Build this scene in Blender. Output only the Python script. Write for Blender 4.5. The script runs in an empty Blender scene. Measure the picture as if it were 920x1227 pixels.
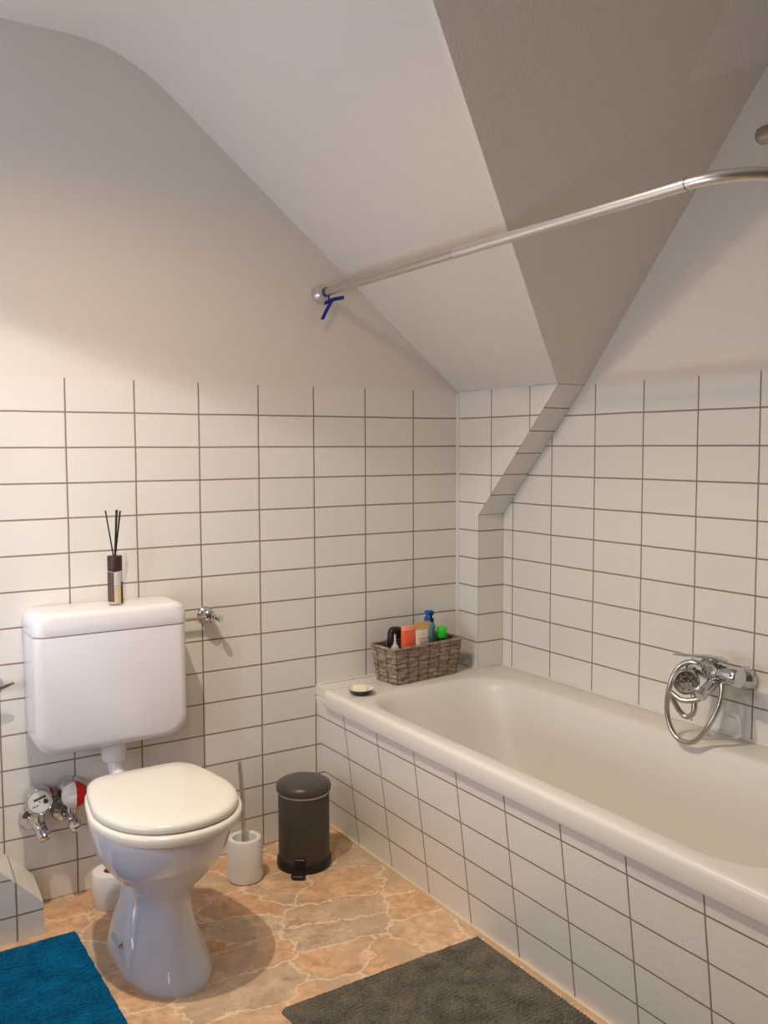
import bpy, bmesh, math, random
from mathutils import Vector, Matrix
random.seed(7)
SC = bpy.context.scene
COL = SC.collection
PI = math.pi

# ------------------------------------------------------------------ helpers
def lin(c):
    return c/12.92 if c <= 0.04045 else ((c+0.055)/1.055)**2.4
def rgb(r, g, b):
    return (lin(r/255), lin(g/255), lin(b/255), 1)

class G:
    """collects vertices, faces and face uvs of one mesh"""
    def __init__(s):
        s.v, s.f, s.mi, s.uv = [], [], [], {}
    def add(s, verts, faces, mi=0, uvs=None):
        o = len(s.v)
        s.v += [tuple(p) for p in verts]
        for k, f in enumerate(faces):
            if uvs: s.uv[len(s.f)] = uvs[k]
            s.f.append([i+o for i in f]); s.mi.append(mi)
        return s
    def quad(s, pts, uv=None, mi=0):
        return s.add(pts, [list(range(len(pts)))], mi, [uv] if uv else None)
    def loft(s, rings, closed=True, cap0=False, cap1=False, mi=0):
        n = len(rings[0]); v = [p for r in rings for p in r]; f = []
        m = n if closed else n-1
        for i in range(len(rings)-1):
            for j in range(m):
                k = (j+1) % n
                f.append([i*n+j, i*n+k, (i+1)*n+k, (i+1)*n+j])
        if cap0: f.append(list(range(n))[::-1])
        if cap1: f.append([(len(rings)-1)*n+j for j in range(n)])
        return s.add(v, f, mi)
    def lathe(s, prof, n=32, org=(0, 0, 0), axis=(0, 0, 1), cap0=True, cap1=True, mi=0):
        q = Vector((0, 0, 1)).rotation_difference(Vector(axis).normalized())
        rings = []
        for r, z in prof:
            r = max(r, 1e-5)
            rings.append([Vector(org)+q @ Vector((r*math.cos(2*PI*i/n), r*math.sin(2*PI*i/n), z)) for i in range(n)])
        return s.loft(rings, True, cap0, cap1, mi)
    def tube(s, path, r, n=14, caps=True, mi=0):
        P = [Vector(p) for p in path]
        R = r if isinstance(r, (list, tuple)) else [r]*len(P)
        t0 = (P[1]-P[0]).normalized()
        up = Vector((0, 0, 1)) if abs(t0.z) < .9 else Vector((1, 0, 0))
        u = t0.cross(up).normalized(); rings = []
        for i, p in enumerate(P):
            a = P[max(i-1, 0)]; b = P[min(i+1, len(P)-1)]
            t = (b-a).normalized()
            u = (u - t*u.dot(t)).normalized(); w = t.cross(u)
            rings.append([p+R[i]*(math.cos(2*PI*k/n)*u+math.sin(2*PI*k/n)*w) for k in range(n)])
        return s.loft(rings, True, caps, caps, mi)
    def box(s, c, d, mi=0, rot=None):
        x, y, z = d[0]/2, d[1]/2, d[2]/2
        pts = [Vector(p) for p in [(-x,-y,-z),(x,-y,-z),(x,y,-z),(-x,y,-z),(-x,-y,z),(x,-y,z),(x,y,z),(-x,y,z)]]
        if rot: pts = [rot @ p for p in pts]
        pts = [p+Vector(c) for p in pts]
        return s.add(pts, [[0,3,2,1],[4,5,6,7],[0,1,5,4],[1,2,6,5],[2,3,7,6],[3,0,4,7]], mi)
    def obj(s, name, mats, parent=None, smooth=True, ang=38, loc=None, recalc=True, bevel=0):
        me = bpy.data.meshes.new(name)
        me.from_pydata(s.v, [], s.f)
        if not isinstance(mats, (list, tuple)): mats = [mats]
        for m in mats: me.materials.append(m)
        for i, p in enumerate(me.polygons): p.material_index = s.mi[i]
        if s.uv:
            L = me.uv_layers.new(name='UVMap')
            for i, p in enumerate(me.polygons):
                if i in s.uv:
                    for k, li in enumerate(p.loop_indices): L.data[li].uv = s.uv[i][k]
        if recalc:
            bm = bmesh.new(); bm.from_mesh(me)
            bmesh.ops.recalc_face_normals(bm, faces=bm.faces[:]); bm.to_mesh(me); bm.free()
        if smooth:
            for p in me.polygons: p.use_smooth = True
            me.set_sharp_from_angle(angle=math.radians(ang))
        me.update()
        o = bpy.data.objects.new(name, me); COL.objects.link(o)
        if parent is not None:
            o.parent = parent
            o.location = -parent.location if loc is None else loc
        elif loc is not None: o.location = loc
        if bevel:
            b = o.modifiers.new('bevel', 'BEVEL'); b.width = bevel; b.segments = 3; b.limit_method = 'ANGLE'
        return o

def rrect(x0, x1, y0, y1, r, z, k=8):
    r = max(min(r, (x1-x0)/2-1e-4, (y1-y0)/2-1e-4), 1e-4); pts = []
    for cx, cy, a in ((x1-r, y1-r, 0), (x0+r, y1-r, PI/2), (x0+r, y0+r, PI), (x1-r, y0+r, 1.5*PI)):
        for i in range(k+1):
            t = a+PI/2*i/k
            pts.append(Vector((cx+r*math.cos(t), cy+r*math.sin(t), z)))
    return pts

def smooth_path(pts, sub=6, closed=False):
    P = [Vector(p) for p in pts]; out = []; n = len(P)
    for i in range(n-1):
        p0 = P[max(i-1, 0)]; p1 = P[i]; p2 = P[i+1]; p3 = P[min(i+2, n-1)]
        for k in range(sub):
            t = k/sub
            out.append(.5*((2*p1)+(p2-p0)*t+(2*p0-5*p1+4*p2-p3)*t*t+(3*p1-p0-3*p2+p3)*t**3))
    out.append(P[-1]); return out

def tag(o, label, cat, group=None):
    o['label'] = label; o['category'] = cat
    if group: o['group'] = group
    return o
def struct(o):
    o['kind'] = 'structure'; return o
def thing(name, loc, label, cat, group=None):
    o = bpy.data.objects.new(name, None); o.empty_display_size = .05
    COL.objects.link(o); o.location = loc
    bpy.context.view_layer.update()
    return tag(o, label, cat, group)

# ------------------------------------------------------------------ materials
def mat(name, color, rough=.5, metal=0, bump=None, spec=.5, coat=0, var=None, trans=0, ior=1.45, sheen=0):
    m = bpy.data.materials.new(name); m.use_nodes = True
    nt = m.node_tree; N = nt.nodes; b = N['Principled BSDF']
    b.inputs['Base Color'].default_value = color
    b.inputs['Roughness'].default_value = rough
    b.inputs['Metallic'].default_value = metal
    b.inputs['Specular IOR Level'].default_value = spec
    b.inputs['Coat Weight'].default_value = coat
    b.inputs['Transmission Weight'].default_value = trans
    b.inputs['IOR'].default_value = ior
    b.inputs['Sheen Weight'].default_value = sheen
    tc = N.new('ShaderNodeTexCoord')
    if var:        # (scale, amount): soft procedural tone variation
        n = N.new('ShaderNodeTexNoise'); n.inputs['Scale'].default_value = var[0]; n.inputs['Detail'].default_value = 4
        nt.links.new(tc.outputs['Object'], n.inputs['Vector'])
        mx = N.new('ShaderNodeMix'); mx.data_type = 'RGBA'
        mx.inputs['A'].default_value = tuple(c*(1-var[1]) for c in color[:3])+(1,)
        mx.inputs['B'].default_value = tuple(min(1, c*(1+var[1])) for c in color[:3])+(1,)
        nt.links.new(n.outputs['Fac'], mx.inputs['Factor'])
        nt.links.new(mx.outputs['Result'], b.inputs['Base Color'])
    if bump:       # (scale, strength, distance)
        n = N.new('ShaderNodeTexNoise'); n.inputs['Scale'].default_value = bump[0]; n.inputs['Detail'].default_value = 3
        nt.links.new(tc.outputs['Object'], n.inputs['Vector'])
        bp = N.new('ShaderNodeBump'); bp.inputs['Strength'].default_value = bump[1]; bp.inputs['Distance'].default_value = bump[2]
        nt.links.new(n.outputs['Fac'], bp.inputs['Height']); nt.links.new(bp.outputs['Normal'], b.inputs['Normal'])
    return m

TH = 0.10115       # height of one tile course
def tile_mat():
    m = bpy.data.materials.new('white_wall_tiles'); m.use_nodes = True
    nt = m.node_tree; N = nt.nodes; L = nt.links; b = N['Principled BSDF']
    uv = N.new('ShaderNodeUVMap'); uv.uv_map = 'UVMap'
    # gentle wobble, so that the joints are hand-laid
    nz = N.new('ShaderNodeTexNoise'); nz.inputs['Scale'].default_value = 5
    L.new(uv.outputs['UV'], nz.inputs['Vector'])
    sb = N.new('ShaderNodeVectorMath'); sb.operation = 'SUBTRACT'; sb.inputs[1].default_value = (.5, .5, .5)
    L.new(nz.outputs['Color'], sb.inputs[0])
    scl = N.new('ShaderNodeVectorMath'); scl.operation = 'SCALE'; scl.inputs['Scale'].default_value = .0035
    L.new(sb.outputs[0], scl.inputs[0])
    ad = N.new('ShaderNodeVectorMath'); ad.operation = 'ADD'
    L.new(uv.outputs['UV'], ad.inputs[0]); L.new(scl.outputs[0], ad.inputs[1])
    br = N.new('ShaderNodeTexBrick')
    br.offset = 0; br.offset_frequency = 2; br.squash = 1
    br.inputs['Scale'].default_value = 1
    br.inputs['Brick Width'].default_value = .2; br.inputs['Row Height'].default_value = TH
    br.inputs['Mortar Size'].default_value = .0026; br.inputs['Mortar Smooth'].default_value = .25
    br.inputs['Color1'].default_value = (.80, .780, .72, 1); br.inputs['Color2'].default_value = (.775, .755, .695, 1)
    br.inputs['Mortar'].default_value = (.27, .215, .17, 1)
    L.new(ad.outputs[0], br.inputs['Vector'])
    L.new(br.outputs['Color'], b.inputs['Base Color'])
    mr = N.new('ShaderNodeMapRange'); mr.inputs['To Min'].default_value = .22; mr.inputs['To Max'].default_value = .85
    L.new(br.outputs['Fac'], mr.inputs['Value']); L.new(mr.outputs['Result'], b.inputs['Roughness'])
    n2 = N.new('ShaderNodeTexNoise'); n2.inputs['Scale'].default_value = 55; n2.inputs['Detail'].default_value = 2
    L.new(uv.outputs['UV'], n2.inputs['Vector'])
    b1 = N.new('ShaderNodeBump'); b1.inputs['Strength'].default_value = .22; b1.inputs['Distance'].default_value = .004
    L.new(n2.outputs['Fac'], b1.inputs['Height'])
    iv = N.new('ShaderNodeMath'); iv.operation = 'SUBTRACT'; iv.inputs[0].default_value = 1
    L.new(br.outputs['Fac'], iv.inputs[1])
    b2 = N.new('ShaderNodeBump'); b2.inputs['Strength'].default_value = .5; b2.inputs['Distance'].default_value = .002
    L.new(iv.outputs[0], b2.inputs['Height']); L.new(b1.outputs['Normal'], b2.inputs['Normal'])
    L.new(b2.outputs['Normal'], b.inputs['Normal'])
    return m

def floor_mat():
    m = bpy.data.materials.new('stone_pattern_vinyl'); m.use_nodes = True
    nt = m.node_tree; N = nt.nodes; L = nt.links; b = N['Principled BSDF']
    tc = N.new('ShaderNodeTexCoord')
    mp = N.new('ShaderNodeMapping'); mp.inputs['Rotation'].default_value = (0, 0, .48); mp.inputs['Scale'].default_value = (4.7, 6.9, 1)
    mp.inputs['Location'].default_value = (.35, .1, 0)
    L.new(tc.outputs['Object'], mp.inputs['Vector'])
    nz = N.new('ShaderNodeTexNoise'); nz.inputs['Scale'].default_value = 1.9; nz.inputs['Detail'].default_value = 6; nz.inputs['Roughness'].default_value = .66
    L.new(mp.outputs['Vector'], nz.inputs['Vector'])
    mx = N.new('ShaderNodeMix'); mx.data_type = 'VECTOR'; mx.inputs['Factor'].default_value = .22
    L.new(mp.outputs['Vector'], mx.inputs['A'])
    a2 = N.new('ShaderNodeVectorMath'); a2.operation = 'MULTIPLY_ADD'; a2.inputs[1].default_value = (3.2, 3.2, 0)
    L.new(nz.outputs['Color'], a2.inputs[0]); L.new(mp.outputs['Vector'], a2.inputs[2])
    L.new(a2.outputs[0], mx.inputs['B'])
    ve = N.new('ShaderNodeTexVoronoi'); ve.feature = 'DISTANCE_TO_EDGE'; ve.voronoi_dimensions = '2D'; ve.inputs['Scale'].default_value = 1
    vc = N.new('ShaderNodeTexVoronoi'); vc.voronoi_dimensions = '2D'; vc.inputs['Scale'].default_value = 1
    L.new(mx.outputs['Result'], ve.inputs['Vector']); L.new(mx.outputs['Result'], vc.inputs['Vector'])
    sp = N.new('ShaderNodeSeparateColor'); L.new(vc.outputs['Color'], sp.inputs['Color'])
    cr = N.new('ShaderNodeValToRGB'); e = cr.color_ramp.elements
    e[0].position = 0; e[0].color = rgb(224, 174, 128)
    e[1].position = 1; e[1].color = rgb(228, 202, 170)
    k = e.new(.35); k.color = rgb(230, 188, 146)
    k = e.new(.6); k.color = rgb(214, 188, 158)
    k = e.new(.8); k.color = rgb(232, 180, 130)
    L.new(sp.outputs['Red'], cr.inputs['Fac'])
    # mottling inside the stones
    n2 = N.new('ShaderNodeTexNoise'); n2.inputs['Scale'].default_value = 17; n2.inputs['Detail'].default_value = 9; n2.inputs['Roughness'].default_value = .74; n2.inputs['Distortion'].default_value = .3
    L.new(tc.outputs['Object'], n2.inputs['Vector'])
    r2 = N.new('ShaderNodeValToRGB'); e = r2.color_ramp.elements
    e[0].position = .30; e[0].color = (.40, .34, .29, 1); e[1].position = .60; e[1].color = (1.1, 1.1, 1.1, 1)
    L.new(n2.outputs['Fac'], r2.inputs['Fac'])
    mu = N.new('ShaderNodeMix'); mu.data_type = 'RGBA'; mu.blend_type = 'MULTIPLY'; mu.inputs['Factor'].default_value = .8
    L.new(cr.outputs['Color'], mu.inputs['A']); L.new(r2.outputs['Color'], mu.inputs['B'])
    # brown-grey clouds
    n4 = N.new('ShaderNodeTexNoise'); n4.inputs['Scale'].default_value = 6; n4.inputs['Detail'].default_value = 5
    L.new(tc.outputs['Object'], n4.inputs['Vector'])
    r4 = N.new('ShaderNodeValToRGB'); e = r4.color_ramp.elements
    e[0].position = .46; e[0].color = (0, 0, 0, 1); e[1].position = .66; e[1].color = (.75, .75, .75, 1)
    L.new(n4.outputs['Fac'], r4.inputs['Fac'])
    m4 = N.new('ShaderNodeMix'); m4.data_type = 'RGBA'; m4.inputs['B'].default_value = rgb(196, 170, 142)
    L.new(r4.outputs['Color'], m4.inputs['Factor']); L.new(mu.outputs['Result'], m4.inputs['A'])
    # pale joints of uneven width
    n3 = N.new('ShaderNodeTexNoise'); n3.inputs['Scale'].default_value = 30; n3.inputs['Detail'].default_value = 4
    L.new(tc.outputs['Object'], n3.inputs['Vector'])
    sc_ = N.new('ShaderNodeMath'); sc_.operation = 'MULTIPLY_ADD'; sc_.inputs[1].default_value = .05; sc_.inputs[2].default_value = -.020
    L.new(n3.outputs['Fac'], sc_.inputs[0])
    ds = N.new('ShaderNodeMath'); ds.operation = 'SUBTRACT'
    L.new(ve.outputs['Distance'], ds.inputs[0]); L.new(sc_.outputs[0], ds.inputs[1])
    rj = N.new('ShaderNodeValToRGB'); e = rj.color_ramp.elements
    e[0].position = .004; e[0].color = (.8, .8, .8, 1); e[1].position = .026; e[1].color = (0, 0, 0, 1)
    L.new(ds.outputs[0], rj.inputs['Fac'])
    mj = N.new('ShaderNodeMix'); mj.data_type = 'RGBA'; mj.inputs['B'].default_value = rgb(246, 220, 186)
    L.new(rj.outputs['Color'], mj.inputs['Factor']); L.new(m4.outputs['Result'], mj.inputs['A'])
    L.new(mj.outputs['Result'], b.inputs['Base Color'])
    b.inputs['Roughness'].default_value = .3
    bp = N.new('ShaderNodeBump'); bp.inputs['Strength'].default_value = .25; bp.inputs['Distance'].default_value = .003
    L.new(n2.outputs['Fac'], bp.inputs['Height']); L.new(bp.outputs['Normal'], b.inputs['Normal'])
    return m

def weave_mat(name, dark, mid, light):
    m = bpy.data.materials.new(name); m.use_nodes = True
    nt = m.node_tree; N = nt.nodes; L = nt.links; b = N['Principled BSDF']
    tc = N.new('ShaderNodeTexCoord')
    mp = N.new('ShaderNodeMapping'); mp.inputs['Scale'].default_value = (1, 1, 5)
    L.new(tc.outputs['Object'], mp.inputs['Vector'])
    n = N.new('ShaderNodeTexNoise'); n.inputs['Scale'].default_value = 38; n.inputs['Detail'].default_value = 6; n.inputs['Roughness'].default_value = .7
    L.new(mp.outputs['Vector'], n.inputs['Vector'])
    cr = N.new('ShaderNodeValToRGB'); e = cr.color_ramp.elements
    e[0].position = .33; e[0].color = dark; e[1].position = .68; e[1].color = light
    k = e.new(.5); k.color = mid
    L.new(n.outputs['Fac'], cr.inputs['Fac']); L.new(cr.outputs['Color'], b.inputs['Base Color'])
    b.inputs['Roughness'].default_value = .75
    bp = N.new('ShaderNodeBump'); bp.inputs['Strength'].default_value = .6; bp.inputs['Distance'].default_value = .003
    L.new(n.outputs['Fac'], bp.inputs['Height']); L.new(bp.outputs['Normal'], b.inputs['Normal'])
    return m

M = {}
M['tile'] = tile_mat()
M['floor'] = floor_mat()
M['plaster'] = mat('white_plaster', (.765, .725, .655, 1), .9, bump=(170, .35, .004), spec=.2)
M['wall_far'] = mat('darkened_unseen_wall', (.24, .23, .22, 1), .9, bump=(170, .3, .004), spec=.2)  # unseen walls, darkened to cut the light they bounce back
M['silicone'] = mat('white_corner_silicone', (.78, .755, .69, 1), .5)
M['tub'] = mat('bath_enamel', (.76, .735, .675, 1), .36)
M['caulk'] = mat('silicone_seam', rgb(226, 204, 172), .5, var=(9, .12))
M['ceramic'] = mat('sanitary_ceramic', (.74, .76, .84, 1), .08, coat=.6)  # bluish tint in the base colour imitates cool daylight fill
M['seat'] = mat('cream_seat_plastic', (.80, .77, .68, 1), .16, coat=.3)
M['cistern'] = mat('cistern_plastic', (.77, .755, .775, 1), .18)
M['white_plastic'] = mat('white_plastic', (.82, .81, .78, 1), .3)
M['chrome'] = mat('chrome', (.62, .62, .64, 1), .09, 1)
M['steel'] = mat('brushed_steel', (.66, .64, .61, 1), .3, 1)
M['hose'] = mat('metal_hose', (.52, .49, .43, 1), .28, 1)
M['rail'] = mat('satin_aluminium', (.74, .72, .69, 1), .34, 1)
M['bin'] = mat('dark_bin_paint', rgb(70, 64, 57), .42, var=(30, .06))
M['binlid'] = mat('dark_bin_lid', rgb(74, 70, 65), .33)
M['black'] = mat('black_plastic', rgb(28, 26, 26), .35)
M['liner'] = mat('grey_liner', (.62, .61, .58, 1), .5)
M['paper'] = mat('tissue_paper', (.84, .82, .78, 1), .95, bump=(220, .3, .002))
M['core'] = mat('cardboard_core', rgb(150, 125, 98), .9)
M['blue_strap'] = mat('blue_ribbon', rgb(28, 44, 150), .4)
M['red'] = mat('red_cap', rgb(205, 20, 24), .35)
M['dial'] = mat('meter_dial', (.80, .79, .74, 1), .3)
M['ink'] = mat('dark_ink', rgb(52, 48, 50), .5)
M['inkgrey'] = mat('grey_ink', rgb(120, 118, 112), .5)
M['wood'] = mat('dark_wood_cap', rgb(62, 34, 26), .45, var=(40, .2))
M['reed'] = mat('dark_reed', rgb(36, 26, 18), .8)
M['glass'] = mat('clear_glass', (.94, .94, .90, 1), .05)
M['glass'].node_tree.nodes['Principled BSDF'].inputs['Alpha'].default_value = .16
M['oil'] = mat('amber_oil', rgb(206, 184, 122), .2)
M['lab_b'] = mat('brown_label', rgb(84, 62, 50), .5, var=(60, .25))
M['lab_g'] = mat('grey_label', rgb(196, 194, 190), .5)
M['soap'] = mat('cream_soap', (.90, .84, .68, 1), .45, bump=(60, .3, .003))
M['dishw'] = mat('white_glaze', (.80, .78, .72, 1), .2)
M['dishb'] = mat('brown_glaze', rgb(48, 32, 24), .3)
M['weave'] = weave_mat('woven_leaf_fibre', rgb(88, 74, 60), rgb(146, 128, 110), rgb(198, 180, 160))
M['stake'] = mat('fibre_stakes', rgb(84, 70, 54), .8, var=(60, .3))
M['b_black'] = mat('black_bottle', rgb(40, 34, 30), .3)
M['b_orange'] = mat('orange_gel', rgb(250, 112, 72), .3)
M['b_orange2'] = mat('pale_orange_cap', rgb(248, 150, 118), .35)
M['b_cream'] = mat('cream_tube', rgb(238, 226, 206), .4)
M['b_gold'] = mat('gold_crimp', rgb(214, 174, 104), .35)
M['b_text'] = mat('dark_red_print', rgb(120, 74, 76), .5)
M['b_pink'] = mat('pink_print', rgb(226, 150, 158), .5)
M['b_blue'] = mat('blue_pump', rgb(16, 100, 196), .3)
M['b_teal'] = mat('teal_bottle', rgb(120, 172, 182), .3)
M['b_green'] = mat('green_cap', rgb(44, 216, 34), .35)
M['b_clear'] = mat('frosted_nozzle', rgb(206, 196, 190), .35)
def rug_mat(name, c1, c2, axis):
    m = mat(name, c1, .95, spec=.1, sheen=.05)
    nt = m.node_tree; N = nt.nodes; L = nt.links; b = N['Principled BSDF']
    tc = N.new('ShaderNodeTexCoord')
    n = N.new('ShaderNodeTexNoise'); n.inputs['Scale'].default_value = 190; n.inputs['Detail'].default_value = 3
    L.new(tc.outputs['Object'], n.inputs['Vector'])
    n2 = N.new('ShaderNodeTexNoise'); n2.inputs['Scale'].default_value = 16; n2.inputs['Detail'].default_value = 4
    L.new(tc.outputs['Object'], n2.inputs['Vector'])
    ad = N.new('ShaderNodeMath'); ad.operation = 'MULTIPLY_ADD'; ad.inputs[1].default_value = .55
    L.new(n.outputs['Fac'], ad.inputs[0])
    h = N.new('ShaderNodeMath'); h.operation = 'MULTIPLY'; h.inputs[1].default_value = .45
    L.new(n2.outputs['Fac'], h.inputs[0]); L.new(h.outputs[0], ad.inputs[2])
    mr = N.new('ShaderNodeMapRange'); mr.inputs['From Min'].default_value = .36; mr.inputs['From Max'].default_value = .64
    L.new(ad.outputs[0], mr.inputs['Value'])
    mx = N.new('ShaderNodeMix'); mx.data_type = 'RGBA'; mx.inputs['A'].default_value = c2; mx.inputs['B'].default_value = c1
    L.new(mr.outputs['Result'], mx.inputs['Factor']); L.new(mx.outputs['Result'], b.inputs['Base Color'])
    bp = N.new('ShaderNodeBump'); bp.inputs['Strength'].default_value = .7; bp.inputs['Distance'].default_value = .004
    L.new(n.outputs['Fac'], bp.inputs['Height']); L.new(bp.outputs['Normal'], b.inputs['Normal'])
    return m
M['rug_grey'] = rug_mat('grey_chenille', rgb(126, 119, 106), rgb(82, 77, 68), 0)
M['rug_blue'] = rug_mat('blue_chenille', rgb(0, 104, 150), rgb(0, 66, 104), 0)

# ------------------------------------------------------------------ camera (solved from the tile grid)
CAM = Vector((-2.15336, -2.70246, 1.31514))
yaw, pitch, roll, FPX = .56539, -.0714, -.0029, 1096.688
f = Vector((math.sin(yaw)*math.cos(pitch), math.cos(yaw)*math.cos(pitch), math.sin(pitch)))
r0 = Vector((math.cos(yaw), -math.sin(yaw), 0)); u0 = r0.cross(f)
rr = math.cos(roll)*r0+math.sin(roll)*u0; uu = -math.sin(roll)*r0+math.cos(roll)*u0
cd = bpy.data.cameras.new('camera'); cam = bpy.data.objects.new('camera', cd); COL.objects.link(cam)
m4 = Matrix((rr, uu, -f)).transposed().to_4x4(); m4.translation = CAM
cam.matrix_world = m4
cd.sensor_fit = 'VERTICAL'; cd.sensor_height = 24; cd.lens = FPX*24/1227; cd.clip_start = .02
SC.camera = cam

# ------------------------------------------------------------------ room shell
XL, YF = -2.75, -3.4            # extents of the shell to the left and behind
TT = 15*TH-.004                 # top of the tiling (1.513)
ZC = 2.468                      # flat ceiling
XA0, YB0, YL0, YP0 = -1.5144, -.17488, -.19225, -.18383
D, YP, ZS = .1154, -.1217, 1.0692     # masonry block in the corner: depth, front, height of the slanted start
YT = -.5270                     # where the slanted strip reaches the tile top

g = G()
g.quad([(XL, YF, 0), (.02, YF, 0), (.02, .02, 0), (XL, .02, 0)])
struct(g.obj('floor', M['floor'], smooth=False))

def wa(x, z): return (x, 0, z)
g = G()
pts = [wa(XL, 0), wa(.02, 0), wa(.02, TT), wa(XL, TT)]
g.quad(pts, [(p[0]-XA0+4, p[2]) for p in pts], 0)
g.quad([wa(XL, TT), wa(.02, TT), wa(.02, 1.55), wa(-1.2, 2.56), wa(XL, 2.56)], None, 1)
struct(g.obj('wall_back', [M['tile'], M['plaster']], smooth=False))

g = G()
pts = [(0, 0, 0), (0, YF, 0), (0, YF, TT), (0, 0, TT)]
g.quad(pts, [(-(p[1]-YB0)+4, p[2]) for p in pts], 0)
g.quad([(0, .0, TT), (0, YF, TT), (0, YF, 2.56), (0, -1.36, 2.56), (0, -.45, TT+.02)], None, 1)
struct(g.obj('wall_right', [M['tile'], M['plaster']], smooth=False))

# the corner block carrying the roof slope
g = G()
pts = [(-D, 0, .40), (-D, YP, .40), (-D, YP, ZS), (-D, YT, TT), (-D, 0, TT)]
g.quad(pts, [(-(p[1]-YL0)+4, p[2]) for p in pts], 0)
g.quad([(-D, YP, .40), (0, YP, .40), (0, YP, ZS), (-D, YP, ZS)], [(0, .40), (.2, .40), (.2, ZS), (0, ZS)], 0)
g.quad([(-D, YP, ZS), (0, YP, ZS), (0, YT, TT), (-D, YT, TT)], [(0, 0), (.2, 0), (.2, 6*TH), (0, 6*TH)], 0)
g.quad([(-D, 0, TT), (-D, YT, TT), (0, YT, TT), (0, 0, TT)], None, 1)
struct(g.obj('wall_corner', [M['tile'], M['plaster']], smooth=False))

# ceiling: roof slope rising to the left, rounded into the flat ceiling
SX, SZ, SK = -D-.004, TT+.001, .79           # slope line: z = SZ + SK*(SX-x)
xk = SX-(ZC-SZ)/SK
def slope_z(x): return SZ+SK*(SX-x)
prof = [(SX, SZ)]
rad = .14
for i in range(9):                            # quadratic rounding of the bend
    t = i/8
    a = Vector((xk+rad, slope_z(xk+rad))); b_ = Vector((xk, ZC)); c_ = Vector((xk-rad*1.1, ZC))
    p = (1-t)**2*a+2*t*(1-t)*b_+t*t*c_
    prof.append((p.x, p.y))
prof.append((XL, ZC))
DK = 1.22                                     # slope of the second roof face: z = TT + DK*(YT-y)
def dark_y(z): return YT-(z-TT)/DK
rings0 = [(x, .01, z) for x, z in prof]
rings1 = [(x, dark_y(z), z) for x, z in prof]
rings2 = [(x, YF, z) for x, z in prof]
g = G()
n = len(prof)
vs = rings0+rings1
g.add(vs, [[i, i+1, n+i+1, n+i] for i in range(n-1)])
# flat ceiling in front of the second face
ye = dark_y(ZC)
g.quad([(.02, ye, ZC), (.02, YF, ZC), (XL, YF, ZC), (XL, ye, ZC)])
struct(g.obj('ceiling', M['plaster'], smooth=True, ang=25))
g = G()                                       # second roof face, facing the camera
idx = [p for p in prof if p[0] > XL+.01]
poly = [(x, dark_y(z), z) for x, z in idx]+[(.02, ye, ZC), (.02, YT, TT)]
poly = [(idx[0][0], YT, TT)]+poly[1:]
g.quad(poly)
# a shallow plastered patch where it runs into the gable
def on_dark(x, y, off=.0): return (x, y-off*.77, TT+DK*(YT-y)-off*.63)
g.add([on_dark(-.242, -1.106, .0), on_dark(-.235, ye+.002, .0), on_dark(.01, ye+.002, .03), on_dark(.01, -1.192, .03), on_dark(.01, -1.18, 0)],
      [[0, 1, 2, 3], [0, 3, 4]])
struct(g.obj('ceiling', M['plaster'], smooth=False))
# wall behind the camera
g = G(); g.quad([(XL, YF, 0), (.02, YF, 0), (.02, YF, 2.56), (XL, YF, 2.56)])
struct(g.obj('wall_front', M['wall_far'], smooth=False))

# left wall, outside the picture, with a window added and shaped to trim the outside lamp's beam
g = G()
wy0, wy1, wz0, wz1 = -2.75, -1.032, 1.72, 1.99
def lw(y0, y1, z0, z1): g.quad([(XL, y0, z0), (XL, y1, z0), (XL, y1, z1), (XL, y0, z1)])
lw(YF, wy0, 0, 2.56); lw(wy0, wy1, 0, wz0); lw(wy0, wy1, wz1, 2.56)
lw(wy1, -.80, 0, 1.905); lw(wy1, -.80, wz1, 2.56); lw(-.80, .02, 0, 2.56)
struct(g.obj('wall_left', M['wall_far'], smooth=False))

# tiled bath apron, leaning in towards the floor
def ax(z): return -.70723+.01306*((14-z/TH)-10)
g = G()
zt = .47
pts = [(ax(0), 0, 0), (ax(0), -1.95, 0), (ax(zt), -1.95, zt), (ax(zt), 0, zt)]
g.quad(pts, [(-(p[1]-YP0)+4, p[2]) for p in pts])
g.quad([(ax(zt), 0, zt), (ax(zt), -1.95, zt), (ax(zt)+.02, -1.95, zt), (ax(zt)+.02, 0, zt)], [(4.05, 4*TH+.05)]*4)
# cut tile at the wall end, reaching up to the ledge
e0 = -.0755; xu = -.7160
pts = [(ax(.40)-.0006, 0, .40), (ax(.40)-.0006, e0, .40), (xu, e0, .5095), (xu, 0, .5095)]
g.quad(pts, [(-(p[1]-YP0)+4, p[2]) for p in pts])
g.quad([(ax(.40)-.0006, e0, .40), (-.70, e0, .40), (-.70, e0, .5095), (xu, e0, .5095)], [(4.05, 4*TH+.05)]*4)
struct(g.obj('wall_bath', M['tile'], smooth=False, recalc=False))
g = G(); g.box((ax(0)-.003, -.975, .005), (.012, 1.95, .010))
struct(g.obj('trim_1', M['caulk'], smooth=False))
g = G(); g.box(((xu-D)/2, e0/2-.0005, .495), (abs(xu+D), -e0+.001, .030)); struct(g.obj('trim_4', M['tub'], smooth=False))
g = G()   # silicone along tub and walls
g.tube([(-.70, -.003, .513), (-D, -.003, .513)], .004, 8)
g.tube([(-D-.003, 0, .513), (-D-.003, YP-.003, .513), (-.003, YP-.003, .513), (-.003, -1.95, .513)], .004, 8)
struct(g.obj('trim_2', M['tub']))
g = G(); g.tube([(-D-.001, -.001, .515), (-D-.001, -.001, TT-.003)], .0075, 12)
struct(g.obj('trim_5', M['silicone']))

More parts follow.
